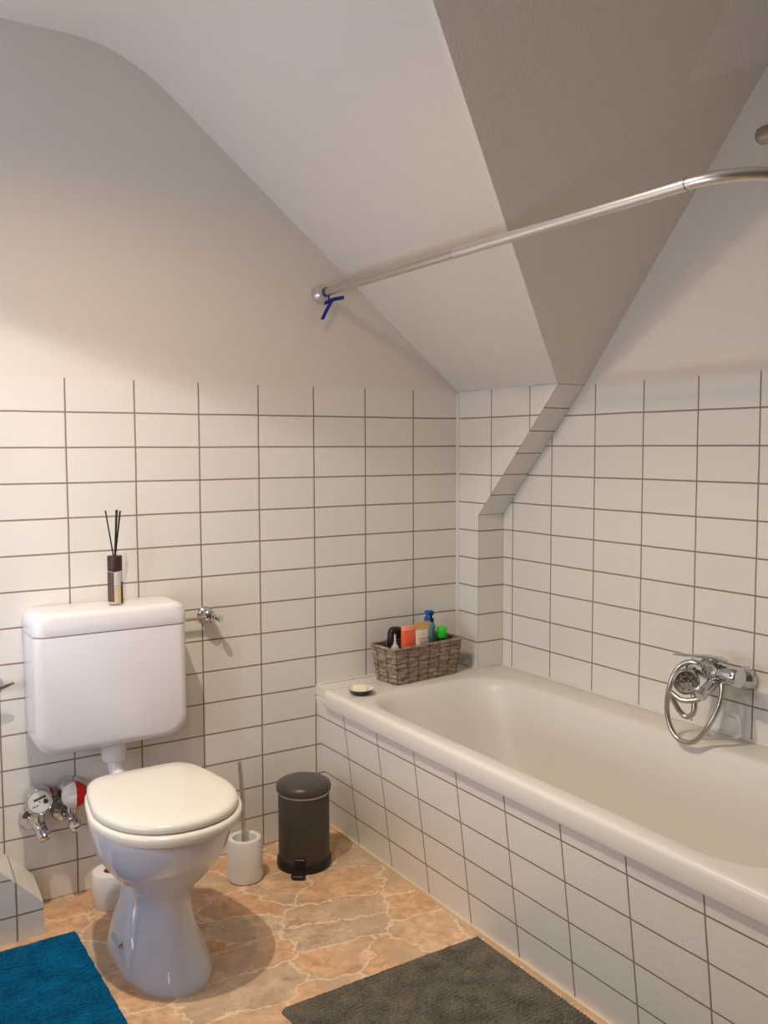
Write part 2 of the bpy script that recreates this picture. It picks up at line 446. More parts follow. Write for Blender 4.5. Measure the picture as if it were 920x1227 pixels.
# low sloped tiled box at the foot of the wall, far left
g = G()
bx, bz, bs = -1.652, .0915, 1.03
xl = -2.3
zt_ = min(bz+bs*(bx-xl), .72); xm = bx-(.72-bz)/bs
pts = [(bx, -.19, 0), (bx, -.19, bz), (xm, -.19, .72), (xl, -.19, .72), (xl, -.19, 0)]
g.quad(pts, [(p[0]+1.7204+4, p[2]-.073+TH) for p in pts])
g.quad([(bx, -.19, bz), (bx+.012, 0, bz), (xm, 0, .72), (xm, -.19, .72)],
       [(.003, .095), (.197, .095), (.197, -.79), (.003, -.79)])
g.quad([(bx, -.19, 0), (bx+.03, 0, 0), (bx+.012, 0, bz), (bx, -.19, bz)], [(4.05, .05)]*4)
struct(g.obj('trim_3', M['tile'], smooth=False))

# ------------------------------------------------------------------ bathtub
tub = thing('bathtub', (-.36, -.9, 0), 'white built-in bathtub behind the tiled apron', 'bathtub')
ZR = .510
X0, X1, Y1, Y0 = -.728, -.001, -.077, -1.86
rings = []
def orect(i, z): return rrect(X0+i, X1-i*.2, Y0+i, Y1-i*.3, .012-min(i, .008), z)
rings += [orect(.016, .455), orect(.002, .4545), orect(0, .459), orect(0, .496), orect(.0015, .502), orect(.005, .507), orect(.011, .5095), orect(.02, ZR)]
bx0, bx1, by0, by1, br = -.668, -.118, -1.70, -.205, .16
def brect(l, a, b_, c, z, r): return rrect(bx0+l, bx1-a, by0+b_, by1-c, r, z, 8)
rings += [brect(-.02, -.02, -.02, -.02, ZR-.001, br+.02), brect(-.008, -.008, -.008, -.008, ZR-.002, br+.008),
          brect(0, 0, 0, 0, ZR-.006, br), brect(.008, .008, .008, .010, ZR-.016, br), brect(.013, .013, .013, .020, ZR-.035, br),
          brect(.03, .03, .04, .08, .36, br), brect(.05, .05, .07, .15, .22, br*.95), brect(.07, .07, .10, .20, .15, br*.9),
          brect(.10, .10, .14, .25, .118, br*.8), brect(.15, .15, .2, .32, .106, br*.6)]
g = G(); g.loft(rings, True, False, True)
g.obj('basin', M['tub'], tub, ang=50)
# overflow and drain as seen by anyone leaning over
g = G(); g.lathe([(.03, 0), (.03, .003), (.024, .006), (.0, .006)], 24, (-.39, -1.42, .106))
g.obj('drain', M['chrome'], tub)

# ------------------------------------------------------------------ toilet
TX = -1.42
tl = thing('toilet', (TX, -.48, 0), 'white floor-standing toilet with closed cream seat', 'toilet')
def sec(z, yf, yb, hw, k=44, rec=0, ef=2.0, eb=2.4):
    cy = (yf+yb)/2; hl = (yb-yf)/2; pts = []
    for i in range(k):
        a = 2*PI*i/k; c, s_ = math.cos(a), math.sin(a)
        e = ef if s_ < 0 else eb
        x = math.copysign(abs(c)**(2/e), c)*hw; y = math.copysign(abs(s_)**(2/e), s_)*hl
        if rec:                       # hollow behind the front column
            t = (y+hl*.30)/(hl*.75)
            if t > 0: x *= 1-rec*min(1, t*2.5)
        pts.append(Vector((TX+x, cy+y, z)))
    return pts
rings = [sec(0, -.668, -.30, .108, rec=0), sec(.012, -.667, -.30, .108), sec(.03, -.652, -.302, .103, rec=.10), sec(.07, -.622, -.305, .090, rec=.34),
         sec(.115, -.598, -.305, .080, rec=.42), sec(.16, -.583, -.30, .0745, rec=.40), sec(.195, -.582, -.295, .078, rec=.25), sec(.222, -.597, -.29, .096, rec=.08),
         sec(.25, -.625, -.285, .122), sec(.285, -.66, -.28, .146), sec(.325, -.688, -.275, .163), sec(.365, -.700, -.27, .170), sec(.385, -.702, -.27, .172),
         sec(.396, -.699, -.272, .169), sec(.40, -.69, -.28, .16)]
g = G(); g.loft(rings, True, True, True)
g.obj('bowl', M['ceramic'], tl, ang=60)
# foot flange behind the column, with its bolts
g = G()
def frect(hw, yf, z, r=.055): return rrect(TX-hw, TX+hw, yf, -.30, r, z)
g.loft([frect(.110, -.565, 0), frect(.110, -.565, .012), frect(.104, -.55, .03), frect(.098, -.53, .055), frect(.088, -.50, .085), frect(.074, -.47, .12), frect(.062, -.44, .16), frect(.056, -.42, .21)], True, True, True)
g.obj('foot', M['ceramic'], tl, ang=70)
for sx in (-1, 1):
    g = G(); g.lathe([(.009, 0), (.009, .005), (.006, .009), (0, .010)], 16, (TX+sx*.098, -.455, .055), (sx*.8, -.1, .6))
    g.obj('bolt_cap', M['chrome'], tl)
def dshape(i, z, k=96, yf=-.732, yb=-.292, hw=.185, bw=.145):
    # rounded front, straight narrower back
    pts = []; cy = -.505
    for j in range(k):
        a = 2*PI*j/k; c, s_ = math.cos(a), math.sin(a)
        if s_ < 0:
            pts.append(Vector((TX+math.copysign(abs(c)**.92, c)*(hw-i), cy-abs(s_)**.92*(cy-yf-i), z)))
        else:
            e = 6.5
            x = math.copysign(abs(c)**(2/e), c); y = abs(s_)**(2/e)
            w = hw+(bw-hw)*y**1.2
            pts.append(Vector((TX+x*(w-i), cy+y*(yb-cy-i), z)))
    return pts
g = G(); g.loft([dshape(.012, .398), dshape(.001, .401), dshape(0, .408), dshape(0, .418), dshape(.003, .423), dshape(.012, .425)], True, True, True)
g.obj('seat', M['seat'], tl, ang=60)
def lid(i, z): return dshape(i, z, yf=-.720, hw=.176, bw=.142)
g = G(); g.loft([lid(.010, .4265), lid(.001, .429), lid(0, .434), lid(.001, .441), lid(.006, .4465), lid(.016, .4495), lid(.05, .4515), lid(.10, .452)], True, True, True)
g.obj('lid', M['seat'], tl, ang=60)
for sx in (-1, 1):
    g = G(); g.lathe([(.011, -.022), (.012, -.020), (.012, .020), (.011, .022)], 16, (TX+sx*.085, -.285, .417), (1, 0, 0))
    g.obj('hinge', M['seat'], tl)
g = G(); g.tube(smooth_path([(TX, -.30, .335), (TX, -.20, .335), (TX, -.155, .345), (TX-.003, -.115, .375), (TX-.006, -.097, .41), (TX-.007, -.095, .440)], 5), .0215, 20)
g.obj('flush_pipe', M['white_plastic'], tl)
g = G(); g.lathe([(.046, .0), (.0505, .008), (.0505, .05), (.046, .055)], 24, (TX, -.255, .335), (0, 1, 0))
g = G(); g.lathe([(.031, .415), (.034, .418), (.036, .44), (.036, .4715)], 24, (TX-.007, -.095, 0))
g.obj('pipe_collar', M['white_plastic'], tl)

# cistern on the wall
CX = -1.437
ci = thing('cistern', (CX, -.08, .47), 'white plastic flush cistern mounted on the wall above the toilet', 'cistern')
def csec(y, i, z0=.472, z1=.803, rb=.055, rt=.012, hw=.2135, k=8):
    x0, x1, za, zb = CX-hw+i, CX+hw-i, z0+i, z1
    pts = []
    for cx, cz, a, r in ((x1, zb, 0, rt), (x0, zb, PI/2, rt), (x0, za, PI, rb), (x1, za, 1.5*PI, rb)):
        ox = cx-r if a in (0, 1.5*PI) else cx+r
        oz = cz-r if a in (0, PI/2) else cz+r
        for j in range(k+1):
            t = a+PI/2*j/k
            pts.append(Vector((ox+r*math.cos(t), y, oz+r*math.sin(t))))
    return pts
g = G(); g.loft([csec(-.002, .004, rt=.003), csec(-.02, 0, rt=.003), csec(-.138, 0, rt=.003), csec(-.152, .003, rt=.003), csec(-.161, .010, rt=.003), csec(-.166, .024, rt=.003)], True, True, True)
g.obj('tank', M['cistern'], ci, ang=50)
def lsec(y, i):
    return csec(y, 0, z0=.8055, z1=.866-i*.6, rb=.003, rt=.032, hw=.2155-i)
g = G(); g.loft([lsec(-.002, .003), lsec(-.02, 0), lsec(-.140, 0), lsec(-.154, .004), lsec(-.163, .012), lsec(-.168, .026)], True, True, True)
g.obj('lid', M['cistern'], ci, ang=50)

# ------------------------------------------------------------------ angle valves
def angle_valve(x, z, label, pipe):
    t = thing('angle_valve', (x, 0, z), label, 'valve')
    g = G(); g.lathe([(.027, 0), (.027, .004), (.022, .010), (.012, .014), (.012, .03)], 24, (x, -.0005, z), (0, -1, 0))
    g.obj('rosette', M['chrome'], t)
    g = G(); g.lathe([(.012, .010), (.019, .018), (.022, .030), (.020, .042), (.012, .049), (.0, .051)], 20, (x, 0, z), (0, -1, 0))
    g.obj('valve_body', M['chrome'], t)
    g = G(); g.lathe([(.006, .04), (.0065, .052), (.010, .054), (.010, .068), (.007, .072)], 12, (x+.010, 0, z-.002), (.22, -1, -.03))
    g.obj('spindle', M['chrome'], t)
    if pipe:
        g = G(); g.tube([(x, -.030, z-.004), (CX+.2, -.030, z-.004)], .0055, 12); g.obj('supply_pipe', M['steel'], t)
    return t
angle_valve(-1.105, .790, 'chrome angle valve with short pipe to the right side of the cistern', True)
# stop tap whose handle just reaches into the left edge
t = thing('stop_tap', (-1.73, 0, .655), 'chrome tap handle tip poking in at the left edge of the photo beside the cistern', 'tap')
g = G(); g.lathe([(.026, 0), (.026, .004), (.013, .012), (.013, .05)], 20, (-1.73, -.0005, .655), (0, -1, 0)); g.obj('rosette', M['chrome'], t)
g = G(); g.tube([(-1.73, -.045, .655), (-1.71, -.052, .660), (-1.684, -.056, .668)], [.007, .0065, .004], 10); g.obj('handle', M['chrome'], t)

# ------------------------------------------------------------------ water meters
def meter(x, z, label, red):
    t = thing('water_meter', (x, 0, z), label, 'water meter')
    A = Vector((.0, -1, .0)).normalized()
    # wall rosette below the register
    zr = z-.075
    g = G(); g.lathe([(.036, 0), (.036, .004), (.030, .016), (.016, .022), (.016, .03)], 28, (x-.012, -.0005, zr+.01), (0, -1, 0))
    g.obj('rosette', M['chrome'], t)
    ax_ = Vector((-.10, -1, .12)).normalized() if not red else Vector((.05, -1, .0)).normalized()
    o = Vector((x, -.03, z))
    g = G(); g.lathe([(.026, -.02), (.036, -.012), (.0385, 0), (.0385, .050), (.036, .058), (.0335, .062), (.0315, .0605), (.0305, .0585)], 36, o, ax_, True, True)
    h = g.obj('housing', M['chrome'], t)
    q = Vector((0, 0, 1)).rotation_difference(ax_)
    def on(px, py, up): 
        # dial plane: px to the right, py up as the viewer sees it
        rt = Vector((1, 0, 0)); rt = (rt-ax_*rt.dot(ax_)).normalized(); up_ = rt.cross(ax_)*1
        if up_.z < 0: up_ = -up_
        return o+ax_*up+rt*px+up_*py
    def plate(w, hh, px, py, up, rot=0):
        c, s_ = math.cos(rot), math.sin(rot)
        P = [(-w, -hh), (w, -hh), (w, hh), (-w, hh)]
        return [on(px+a*c-b_*s_, py+a*s_+b_*c, up) for a, b_ in P]
    if not red:
        g = G(); g.lathe([(.0305, .0585), (.029, .0600), (0, .0602)], 32, o, ax_, False, False)
        d_ = g.obj('dial', M['dial'], t)
        g = G()
        rot = .28
        g.quad(plate(.0165, .0032, .001, .010, .0606, rot), None, 0)
        for i in range(5):
            a = plate(.0013, .0021, 0, 0, .0609, rot)
            dx = (-.0125+.0058*i)
            sh = on(.001+dx*math.cos(rot), .010+dx*math.sin(rot), 0)-on(0, 0, 0)
            g.quad([p+sh for p in a], None, 1)
        g.quad(plate(.009, .0012, -.011, -.0105, .0606, rot), None, 1)
        g.lathe([(.0075, .0602), (.0075, .0607), (0, .0607)], 16, on(.0165, .0, 0), ax_, mi=1)
        g.lathe([(.0045, .0607), (.0045, .0610), (0, .0610)], 12, on(.0165, .0, 0), ax_, mi=0)
        g.lathe([(.0020, .0602), (.0020, .0608), (0, .0608)], 12, on(.001, .001, 0), ax_, mi=0)
        g.obj('dial_print', [M['ink'], M['inkgrey']], t, smooth=False)
        g = G(); g.lathe([(.011, -.006), (.011, .006), (.008, .008)], 14, on(.034, .012, .012), (1, 0, .3)); g.obj('seal', M['red'], t)
    else:
        # half red, half pale cap
        prof = [(.0375, .050), (.0370, .060), (.033, .068), (.022, .074), (.0, .076)]
        nseg = 36
        q = Vector((0, 0, 1)).rotation_difference(ax_)
        for side, mname, nm in ((1, 'red', 'red_half_cap'), (-1, 'dial', 'pale_half_cap')):
            g = G(); rings = []
            for r, zz in prof:
                r = max(r, 1e-5); ring = []
                for i in range(nseg//2+1):
                    a = PI*i/(nseg/2)-PI/2
                    px, py = side*r*math.cos(a), r*math.sin(a)
                    ring.append(on(px+(.0 if side > 0 else -.0), py, zz))
                rings.append(ring)
            g.loft(rings, False); g.obj(nm, M[mname], t)
    # valve body and union nut hanging below, turned out to the room
    g = G(); g.tube([(x-.012, -.02, zr+.01), (x-.006, -.045, zr+.005), (x+.0, -.062, zr+.0), (x+.004, -.075, zr-.012)], [.017, .019, .017, .014], 18)
    g.tube([(x, -.05, z-.02), (x, -.052, zr+.01)], .0165, 16)
    g.obj('valve_body', M['chrome'], t)
    g = G(); g.lathe([(.014, 0), (.0175, .003), (.0185, .02), (.0165, .032), (.008, .036), (.0, .036)], 8 if red else 20, (x+.0, -.068, zr-.006), (.14, -.8, -.52))
    g.obj('nut', M['chrome'], t, ang=30)
    return t
meter(-1.628, .323, 'chrome water meter with round white dial at the foot of the wall, left one', False)
meter(-1.540, .330, 'chrome water meter with half red cap beside the toilet', True)

# ------------------------------------------------------------------ reed diffuser on the cistern
DX, DY, DZ = -1.412, -.098, .8665
t = thing('reed_diffuser', (DX, DY, DZ), 'slim glass reed diffuser bottle with brown cap standing on the cistern', 'reed diffuser')
g = G(); g.lathe([(.018, 0), (.0205, .003), (.0205, .092), (.017, .097), (.013, .098)], 28, (DX, DY, DZ), cap1=False)
g.lathe([(.0165, .004), (.0185, .006), (.0185, .09), (.0125, .096)], 28, (DX, DY, DZ), cap1=False)
bt = g.obj('bottle', M['glass'], t)
g = G(); g.lathe([(.0185, .004), (.0202, .006), (.0202, .060), (.0, .060)], 24, (DX, DY, DZ)); g.obj('oil', M['oil'], t)
def arc_label(a0, a1, z0, z1, nm, m_, r=.0208):
    g = G(); k = 10
    rings = [[Vector((DX+r*math.cos(a0+(a1-a0)*i/k), DY+r*math.sin(a0+(a1-a0)*i/k), DZ+z)) for i in range(k+1)] for z in (z0, z1)]
    g.loft(rings, False); g.obj(nm, M[m_], t)
arc_label(-3.5, -1.98, .010, .0955, 'label', 'lab_b')
arc_label(-1.98, -.35, .056, .0955, 'label', 'lab_g')
arc_label(-.95, -.35, .004, .066, 'label', 'reed', .02095)  # narrow dark strip down the bottle's lower right edge
g = G(); g.lathe([(.0195, .097), (.0205, .099), (.0205, .1385), (.0195, .1405), (.006, .1405)], 28, (DX, DY, DZ)); g.obj('cap', M['wood'], t)
for tx, ty, tz in ((-.0215, .004, .270), (.007, -.014, .272), (.0095, .006, .270), (.018, -.006, .268), (.0215, .010, .267)):
    g = G(); b0 = Vector((DX-.3*tx, DY-.3*ty, DZ+.02)); g.tube([b0, Vector((DX, DY, DZ+.12)), Vector((DX+tx, DY+ty, DZ+tz))], .0021, 8)
    g.obj('reed', M['reed'], t)

# ------------------------------------------------------------------ brush, holder, spare roll
HX, HY = -1.062, -.185
t = tag(G().lathe([(.046, 0), (.052, .004), (.0545, .02), (.0525, .122), (.049, .131), (.041, .133), (.036, .130), (.034, .12), (.034, .012), (0, .010)], 36, (HX, HY, 0)).obj('toilet_brush_holder', M['white_plastic']),
        'white round toilet brush holder with open top to the right of the toilet', 'brush holder')
t = thing('toilet_brush', (HX, HY, .02), 'toilet brush with thin steel handle standing in the white holder', 'toilet brush')
g = G(); g.tube([(HX, HY+.004, .05), (HX-.003, HY+.006, .25), (HX-.008, HY+.012, .362)], .0062, 14); g.obj('handle', M['steel'], t)
g = G(); g.lathe([(.012, .016), (.026, .02), (.029, .035), (.029, .075), (.02, .085), (.0, .085)], 20, (HX, HY+.003, 0)); g.obj('brush_head', M['white_plastic'], t)
RX, RY = -1.447, -.112
t = thing('toilet_roll', (RX, RY, 0), 'spare white toilet paper roll on the floor behind the toilet', 'toilet roll')
g = G(); g.lathe([(.052, 0), (.054, .003), (.054, .094), (.052, .097), (.022, .097), (.021, .095), (.021, 0)], 36, (RX, RY, 0), cap0=False, cap1=False); g.obj('paper', M['paper'], t)
g = G(); g.lathe([(.0205, .001), (.0205, .0965), (.019, .0965), (.019, .001)], 24, (RX, RY, 0), cap0=False, cap1=False); g.obj('core', M['core'], t)

# ------------------------------------------------------------------ pedal bin
BX, BY = -.862, -.190
t = thing('pedal_bin', (BX, BY, 0), 'small dark brown pedal bin on the floor between toilet and bath', 'bin')
g = G(); g.lathe([(.080, .026), (.0805, .03), (.0805, .228), (.079, .231), (.076, .231), (.076, .03), (0, .03)], 44, (BX, BY, 0), cap0=False); g.obj('body', M['bin'], t)
g = G(); g.lathe([(.083, 0), (.086, .003), (.086, .024), (.083, .029), (.0805, .030)], 44, (BX, BY, 0), cap1=False); g.obj('base_ring', M['black'], t)
g = G(); g.lathe([(.0795, .232), (.0815, .235), (.0815, .238), (.079, .240), (.074, .240), (.074, .20)], 44, (BX, BY, 0), cap0=False, cap1=False); g.obj('inner_bucket', M['liner'], t)
g = G(); g.lathe([(.078, .238), (.0845, .240), (.0865, .245), (.0865, .254), (.083, .263), (.072, .270), (.045, .2745), (0, .276)], 44, (BX, BY, 0)); g.obj('lid', M['binlid'], t, ang=60)
dv = Vector((-.60, -.80, 0)).normalized(); sv = Vector((dv.y, -dv.x, 0)); c0 = Vector((BX, BY, 0))
g = G()
rings = []
for k, (dd, w, z0, z1) in enumerate([(.078, .016, .006, .020), (.100, .018, .006, .018), (.112, .022, .005, .016), (.120, .021, .005, .014), (.124, .014, .006, .012)]):
    p = c0+dv*dd
    rings.append([p-sv*w+Vector((0, 0, z0)), p+sv*w+Vector((0, 0, z0)), p+sv*w+Vector((0, 0, z1)), p-sv*w+Vector((0, 0, z1))])
g.loft(rings, True, True, True); g.obj('pedal', M['black'], t, smooth=False, bevel=.003)
g = G(); p = c0+dv*.0815
g.box(p+Vector((0, 0, .03)), (.034, .012, .04), rot=Matrix.Rotation(math.atan2(dv.x, -dv.y), 3, 'Z')); g.obj('pedal_bracket', M['black'], t, smooth=False, bevel=.003)
hv = Vector((.86, .5, 0)).normalized()
g = G(); p = c0+hv*.086
g.tube([p+Vector((0, 0, .238)), p+hv*.004+Vector((0, 0, .20)), p+hv*.004+Vector((0, 0, .14)), p-hv*.002+Vector((0, 0, .125))], .0035, 10)
g.box(p+Vector((0, 0, .24)), (.014, .03, .016), rot=Matrix.Rotation(math.atan2(hv.y, hv.x), 3, 'Z')); g.obj('lid_hinge', M['black'], t, ang=30)

# ------------------------------------------------------------------ bath mats
def mat_rug(name, x0, x1, y0, y1, m_, label, pitch_, alongx=True, h=.012):
    g = G(); st = .0035
    nx = int((x1-x0)/st); ny = int((y1-y0)/st)
    rnd = [[random.random() for _ in range(nx+2)] for _ in range(ny+2)]
    vs = []
    for j in range(ny+1):
        y = y0+(y1-y0)*j/ny
        for i in range(nx+1):
            x = x0+(x1-x0)*i/nx
            e = min(i, nx-i, j, ny-j)*st
            edge = min(1, e/.009); edge = math.sqrt(max(0, 1-(1-edge)**2))
            c = (y if alongx else x)/pitch_
            rib = abs(math.sin(PI*c+.25*math.sin((x if alongx else y)*60)))
            wob = .0015*math.sin(x*7+1)*math.sin(y*6)
            vs.append((x+.002*math.sin(y*90)*(1-edge), y+.002*math.sin(x*90)*(1-edge), .001+edge*(h*.72+wob+.0055*rib+.0016*(rnd[j][i]-.5))))
    fs = [[j*(nx+1)+i, j*(nx+1)+i+1, (j+1)*(nx+1)+i+1, (j+1)*(nx+1)+i] for j in range(ny) for i in range(nx)]
    g.add(vs, fs)
    o = g.obj(name, m_, recalc=False, ang=80)
    return tag(o, label, 'bath mat')
mat_rug('bath_mat', -1.262, -.682, -1.75, -.845, M['rug_grey'], 'grey ribbed bath mat on the stone floor along the bathtub', .011)
mat_rug('bath_mat', -2.15, -1.578, -.95, -.232, M['rug_blue'], 'petrol blue ribbed bath mat on the floor left of the toilet', .012)

# ------------------------------------------------------------------ shower rail, tie, bracket
t = thing('shower_rail', (-.69, 0, 1.817), 'silver shower curtain rail running from wall and bending over the bathtub', 'curtain rail')
ZRL = 1.817
g = G(); g.lathe([(.029, 0), (.029, .006), (.026, .016), (.018, .025), (.0145, .03), (.0145, .036)], 28, (-.69, -.0005, ZRL), (0, -1, 0)); g.obj('wall_flange', M['rail'], t)
g = G(); g.tube([(-.69, -.02, ZRL), (-.69, -.742, ZRL+.002)], .0125, 20); g.obj('inner_tube', M['steel'], t)
g = G()
path = [(-.69, -.742, ZRL+.002), (-.69, -1.492, ZRL+.002)]
g.tube(path, .0133, 20); g.obj('outer_tube', M['rail'], t)
g = G()
R = .13; path = [(-.69, -1.492, ZRL+.002), (-.69, -1.50, ZRL+.002)]
for i in range(1, 15):
    a = PI/2*i/14
    path.append((-.69+R*(1-math.cos(a)), -1.50-R*math.sin(a), ZRL+.002-.001*i/14))
path += [(-.35, -1.63, ZRL), (-.02, -1.63, ZRL)]
g.tube(path, .0126, 20); g.obj('bent_tube', M['rail'], t)
for y in (-.742, -1.492):
    g = G(); g.lathe([(.0128, -.0015), (.0138, -.001), (.0138, .001), (.0128, .0015)], 20, (-.69, y, ZRL+.002), (0, 1, 0)); g.obj('joint_ring', M['hose'], t)
g = G(); g.lathe([(.029, 0), (.029, .006), (.026, .016), (.018, .025), (.0145, .03)], 28, (-.0005, -1.63, ZRL), (-1, 0, 0)); g.obj('wall_flange', M['rail'], t)

t = thing('plastic_tie', (-.68, -.045, 1.80), 'dark blue plastic tie hanging from the shower rail end', 'tie')
def strap(pts, w, nm):
    g = G(); P = smooth_path(pts, 4); rings = []
    for p in P:
        rings.append([p+Vector((0, -.0012, w)), p+Vector((0, .0012, w)), p+Vector((0, .0012, -w)), p+Vector((0, -.0012, -w))])
    g.loft(rings, True, True, True); g.obj(nm, M['blue_strap'], t, smooth=False)
strap([(-.692, -.040, 1.782), (-.66, -.044, 1.797), (-.622, -.046, 1.806)], .0062, 'strap')
g = G(); P = smooth_path([(-.668, -.046, 1.792), (-.684, -.045, 1.765), (-.703, -.044, 1.729)], 4)
g.loft([[p+Vector((-.0065, -.0012, 0)), p+Vector((.0065, -.0012, 0)), p+Vector((.0065, .0012, 0)), p+Vector((-.0065, .0012, 0))] for p in P], True, True, True)
g.obj('strap', M['blue_strap'], t, smooth=False)
g = G(); g.lathe([(.0138, -.004), (.0152, -.004), (.0152, .004), (.0138, .004)], 20, (-.69, -.052, ZRL), (0, 1, 0), cap0=False, cap1=False)
g.tube([(-.684, -.05, 1.806), (-.676, -.047, 1.793)], .003, 8); g.obj('loop', M['blue_strap'], t)

t = thing('shower_bracket', (0, -1.28, 2.08), 'chrome rounded shower bracket on the wall at the upper right edge', 'bracket')
g = G(); g.lathe([(.0, -.088), (.014, -.086), (.021, -.079), (.0235, -.068), (.0235, .05)], 24, (-.075, -1.287, 2.093), (0, -1, -.02)); g.obj('holder', M['hose'], t)
g = G(); g.lathe([(.03, 0), (.03, .006), (.016, .014), (.014, .06)], 24, (-.0005, -1.31, 2.093), (-1, 0, 0)); g.obj('rosette', M['chrome'], t)

# ------------------------------------------------------------------ bath mixer with hand shower
t = thing('bath_mixer', (0, -1.10, .69), 'chrome bath mixer tap on the tiled wall above the bathtub', 'tap')
MY0, MY1, MZ, MX = -1.045, -1.158, .704, -.096
for y in (MY0, MY1):
    g = G(); g.lathe([(.033, 0), (.033, .006), (.029, .020), (.021, .030), (.018, .034), (.018, .05)], 32, (-.0005, y, MZ-.022), (-1, 0, 0)); g.obj('rosette', M['chrome'], t)
    g = G(); g.tube(smooth_path([(-.035, y, MZ-.022), (-.055, y, MZ-.018), (-.075, y, MZ-.006), (MX, y, MZ)], 4), .0165, 18); g.obj('connector', M['chrome'], t)
    g = G(); g.lathe([(.017, .046), (.0205, .049), (.0205, .064), (.018, .068)], 6, (0, y, MZ-.02), (-1, 0, .12)); g.obj('union_nut', M['chrome'], t, ang=30)
g = G(); g.lathe([(.012, -.088), (.021, -.084), (.0235, -.075), (.025, -.04), (.0275, 0), (.025, .04), (.0225, .066), (.018, .070)], 36, (MX, -1.112, MZ), (0, 1, .0)); g.obj('mixer_body', M['chrome'], t)
g = G(); g.lathe([(.0245, -.092), (.0275, -.088), (.0275, -.072), (.0265, -.060), (.0265, -.034), (.0235, -.030)], 36, (MX, -1.112, MZ), (0, 1, 0)); g.obj('diverter_knob', M['chrome'], t)
g = G(); g.lathe([(.024, -.02), (.027, -.012), (.028, .008), (.026, .022), (.018, .028), (0, .030)], 32, (MX-.004, -1.118, MZ+.012), (-.2, 0, 1)); g.obj('cartridge_cap', M['chrome'], t)
g = G(); rings = []
for p, w, h in [((-.094, -1.158, .739), .010, .005), ((-.098, -1.138, .744), .019, .006), ((-.105, -1.105, .745), .019, .0055), ((-.114, -1.070, .742), .0145, .0045), ((-.123, -1.035, .739), .010, .004), ((-.129, -1.014, .737), .006, .003)]:
    c = Vector(p); rings.append([c+Vector((w*math.cos(2*PI*k/12), 0, h*math.sin(2*PI*k/12))) for k in range(12)])
g.loft(rings, True, True, True); g.obj('lever', M['chrome'], t)
g = G(); g.tube([(MX-.005, -1.128, .688), (-.118, -1.132, .674), (-.150, -1.136, .664), (-.170, -1.137, .650)], [.017, .016, .0145, .014], 18); g.obj('spout', M['chrome'], t)
g = G(); g.tube([(MX, -1.075, .704), (-.118, -1.074, .702), (-.138, -1.076, .695)], .0125, 14); g.obj('shower_cradle', M['chrome'], t)

t = thing('hand_shower', (-.158, -1.080, .678), 'round chrome hand shower resting in the cradle of the bath mixer', 'hand shower')
HA = Vector((-.74, -.62, .02)).normalized(); HC = Vector((-.158, -1.081, .679))
g = G(); g.lathe([(.014, -.026), (.024, -.020), (.033, -.008), (.0355, -.001), (.0355, .006), (.033, .009), (.031, .008)], 36, HC, HA); g.obj('head', M['chrome'], t)
g = G(); g.lathe([(.031, .0078), (.029, .0095), (.017, .0095), (.015, .0125), (.0, .0135)], 32, HC, HA, cap0=False)
g.obj('spray_face', M['chrome'], t)
q = Vector((0, 0, 1)).rotation_difference(HA)
g = G()
for ring, k in ((.0225, 9), (.008, 4)):
    for i in range(k):
        a = 2*PI*i/k
        g.lathe([(.0032, .009), (.0030, .0135), (0, .0142)], 8, HC+q @ Vector((ring*math.cos(a), ring*math.sin(a), 0)), HA)
g.obj('nozzles', M['hose'], t)
g = G(); g.tube(smooth_path([HC-HA*.012, (-.145, -1.080, .665), (-.140, -1.088, .648)], 5), [.014]*4+[.012]*4+[.0105]*3, 16); g.obj('handle', M['chrome'], t)

big = [(-.098, -1.140, .692), (-.108, -1.158, .668), (-.128, -1.163, .6218), (-.145, -1.1496, .5757), (-.150, -1.1225, .533), (-.152, -1.0903, .511), (-.152, -1.0508, .513),
       (-.151, -1.0242, .541), (-.15, -1.0115, .5833), (-.15, -1.0161, .6363), (-.140, -1.0251, .6846), (-.122, -1.0400, .7132), (-.112, -1.066, .722), (-.100, -1.10, .712), (-.104, -1.128, .700),
       (-.122, -1.137, .678), (-.140, -1.130, .653), (-.152, -1.1117, .634), (-.168, -1.0746, .628), (-.168, -1.0400, .640), (-.162, -1.0481, .6125), (-.155, -1.0615, .5894), (-.15, -1.0801, .5793), (-.148, -1.099, .5956), (-.144, -1.0996, .622), (-.140, -1.090, .645)]
g = G(); P = smooth_path(big, 14)
R_ = [.0070+(.0005 if i % 2 else 0) for i in range(len(P))]
g.tube(P, R_, 12)
tag(g.obj('shower_hose', M['hose'], ang=80), 'looped metal shower hose hanging below the bath mixer', 'hose')

# ------------------------------------------------------------------ soap on its dish
SXX, SYY = -.644, -.180
o = G().lathe([(.014, 0), (.024, .0005), (.036, .009), (.0425, .0175), (.0420, .0182)], 36, (SXX, SYY, ZR), cap1=False)
o.lathe([(.0420, .0182), (.034, .0115), (.020, .006), (0, .005)], 36, (SXX, SYY, ZR), cap0=False, cap1=False, mi=1)
tag(o.obj('soap_dish', [M['dishb'], M['dishw']], recalc=False), 'small brown and white soap dish on the corner of the bathtub rim', 'soap dish')
g = G(); rot = Matrix.Rotation(-.30, 3, 'Z')
rings = []
for z, i in ((.0075, .004), (.009, .001), (.0125, 0), (.024, 0), (.028, .002), (.0295, .006)):
    rings.append([rot @ Vector((p.x, p.y, 0))+Vector((SXX-.002, SYY+.002, ZR+z)) for p in rrect(-.0225+i, .0225-i, -.0155+i, .0155-i, .006, 0, 4)])
g.loft(rings, True, True, True)
tag(g.obj('soap_bar', M['soap']), 'cream bar of soap lying in the small dish', 'soap')

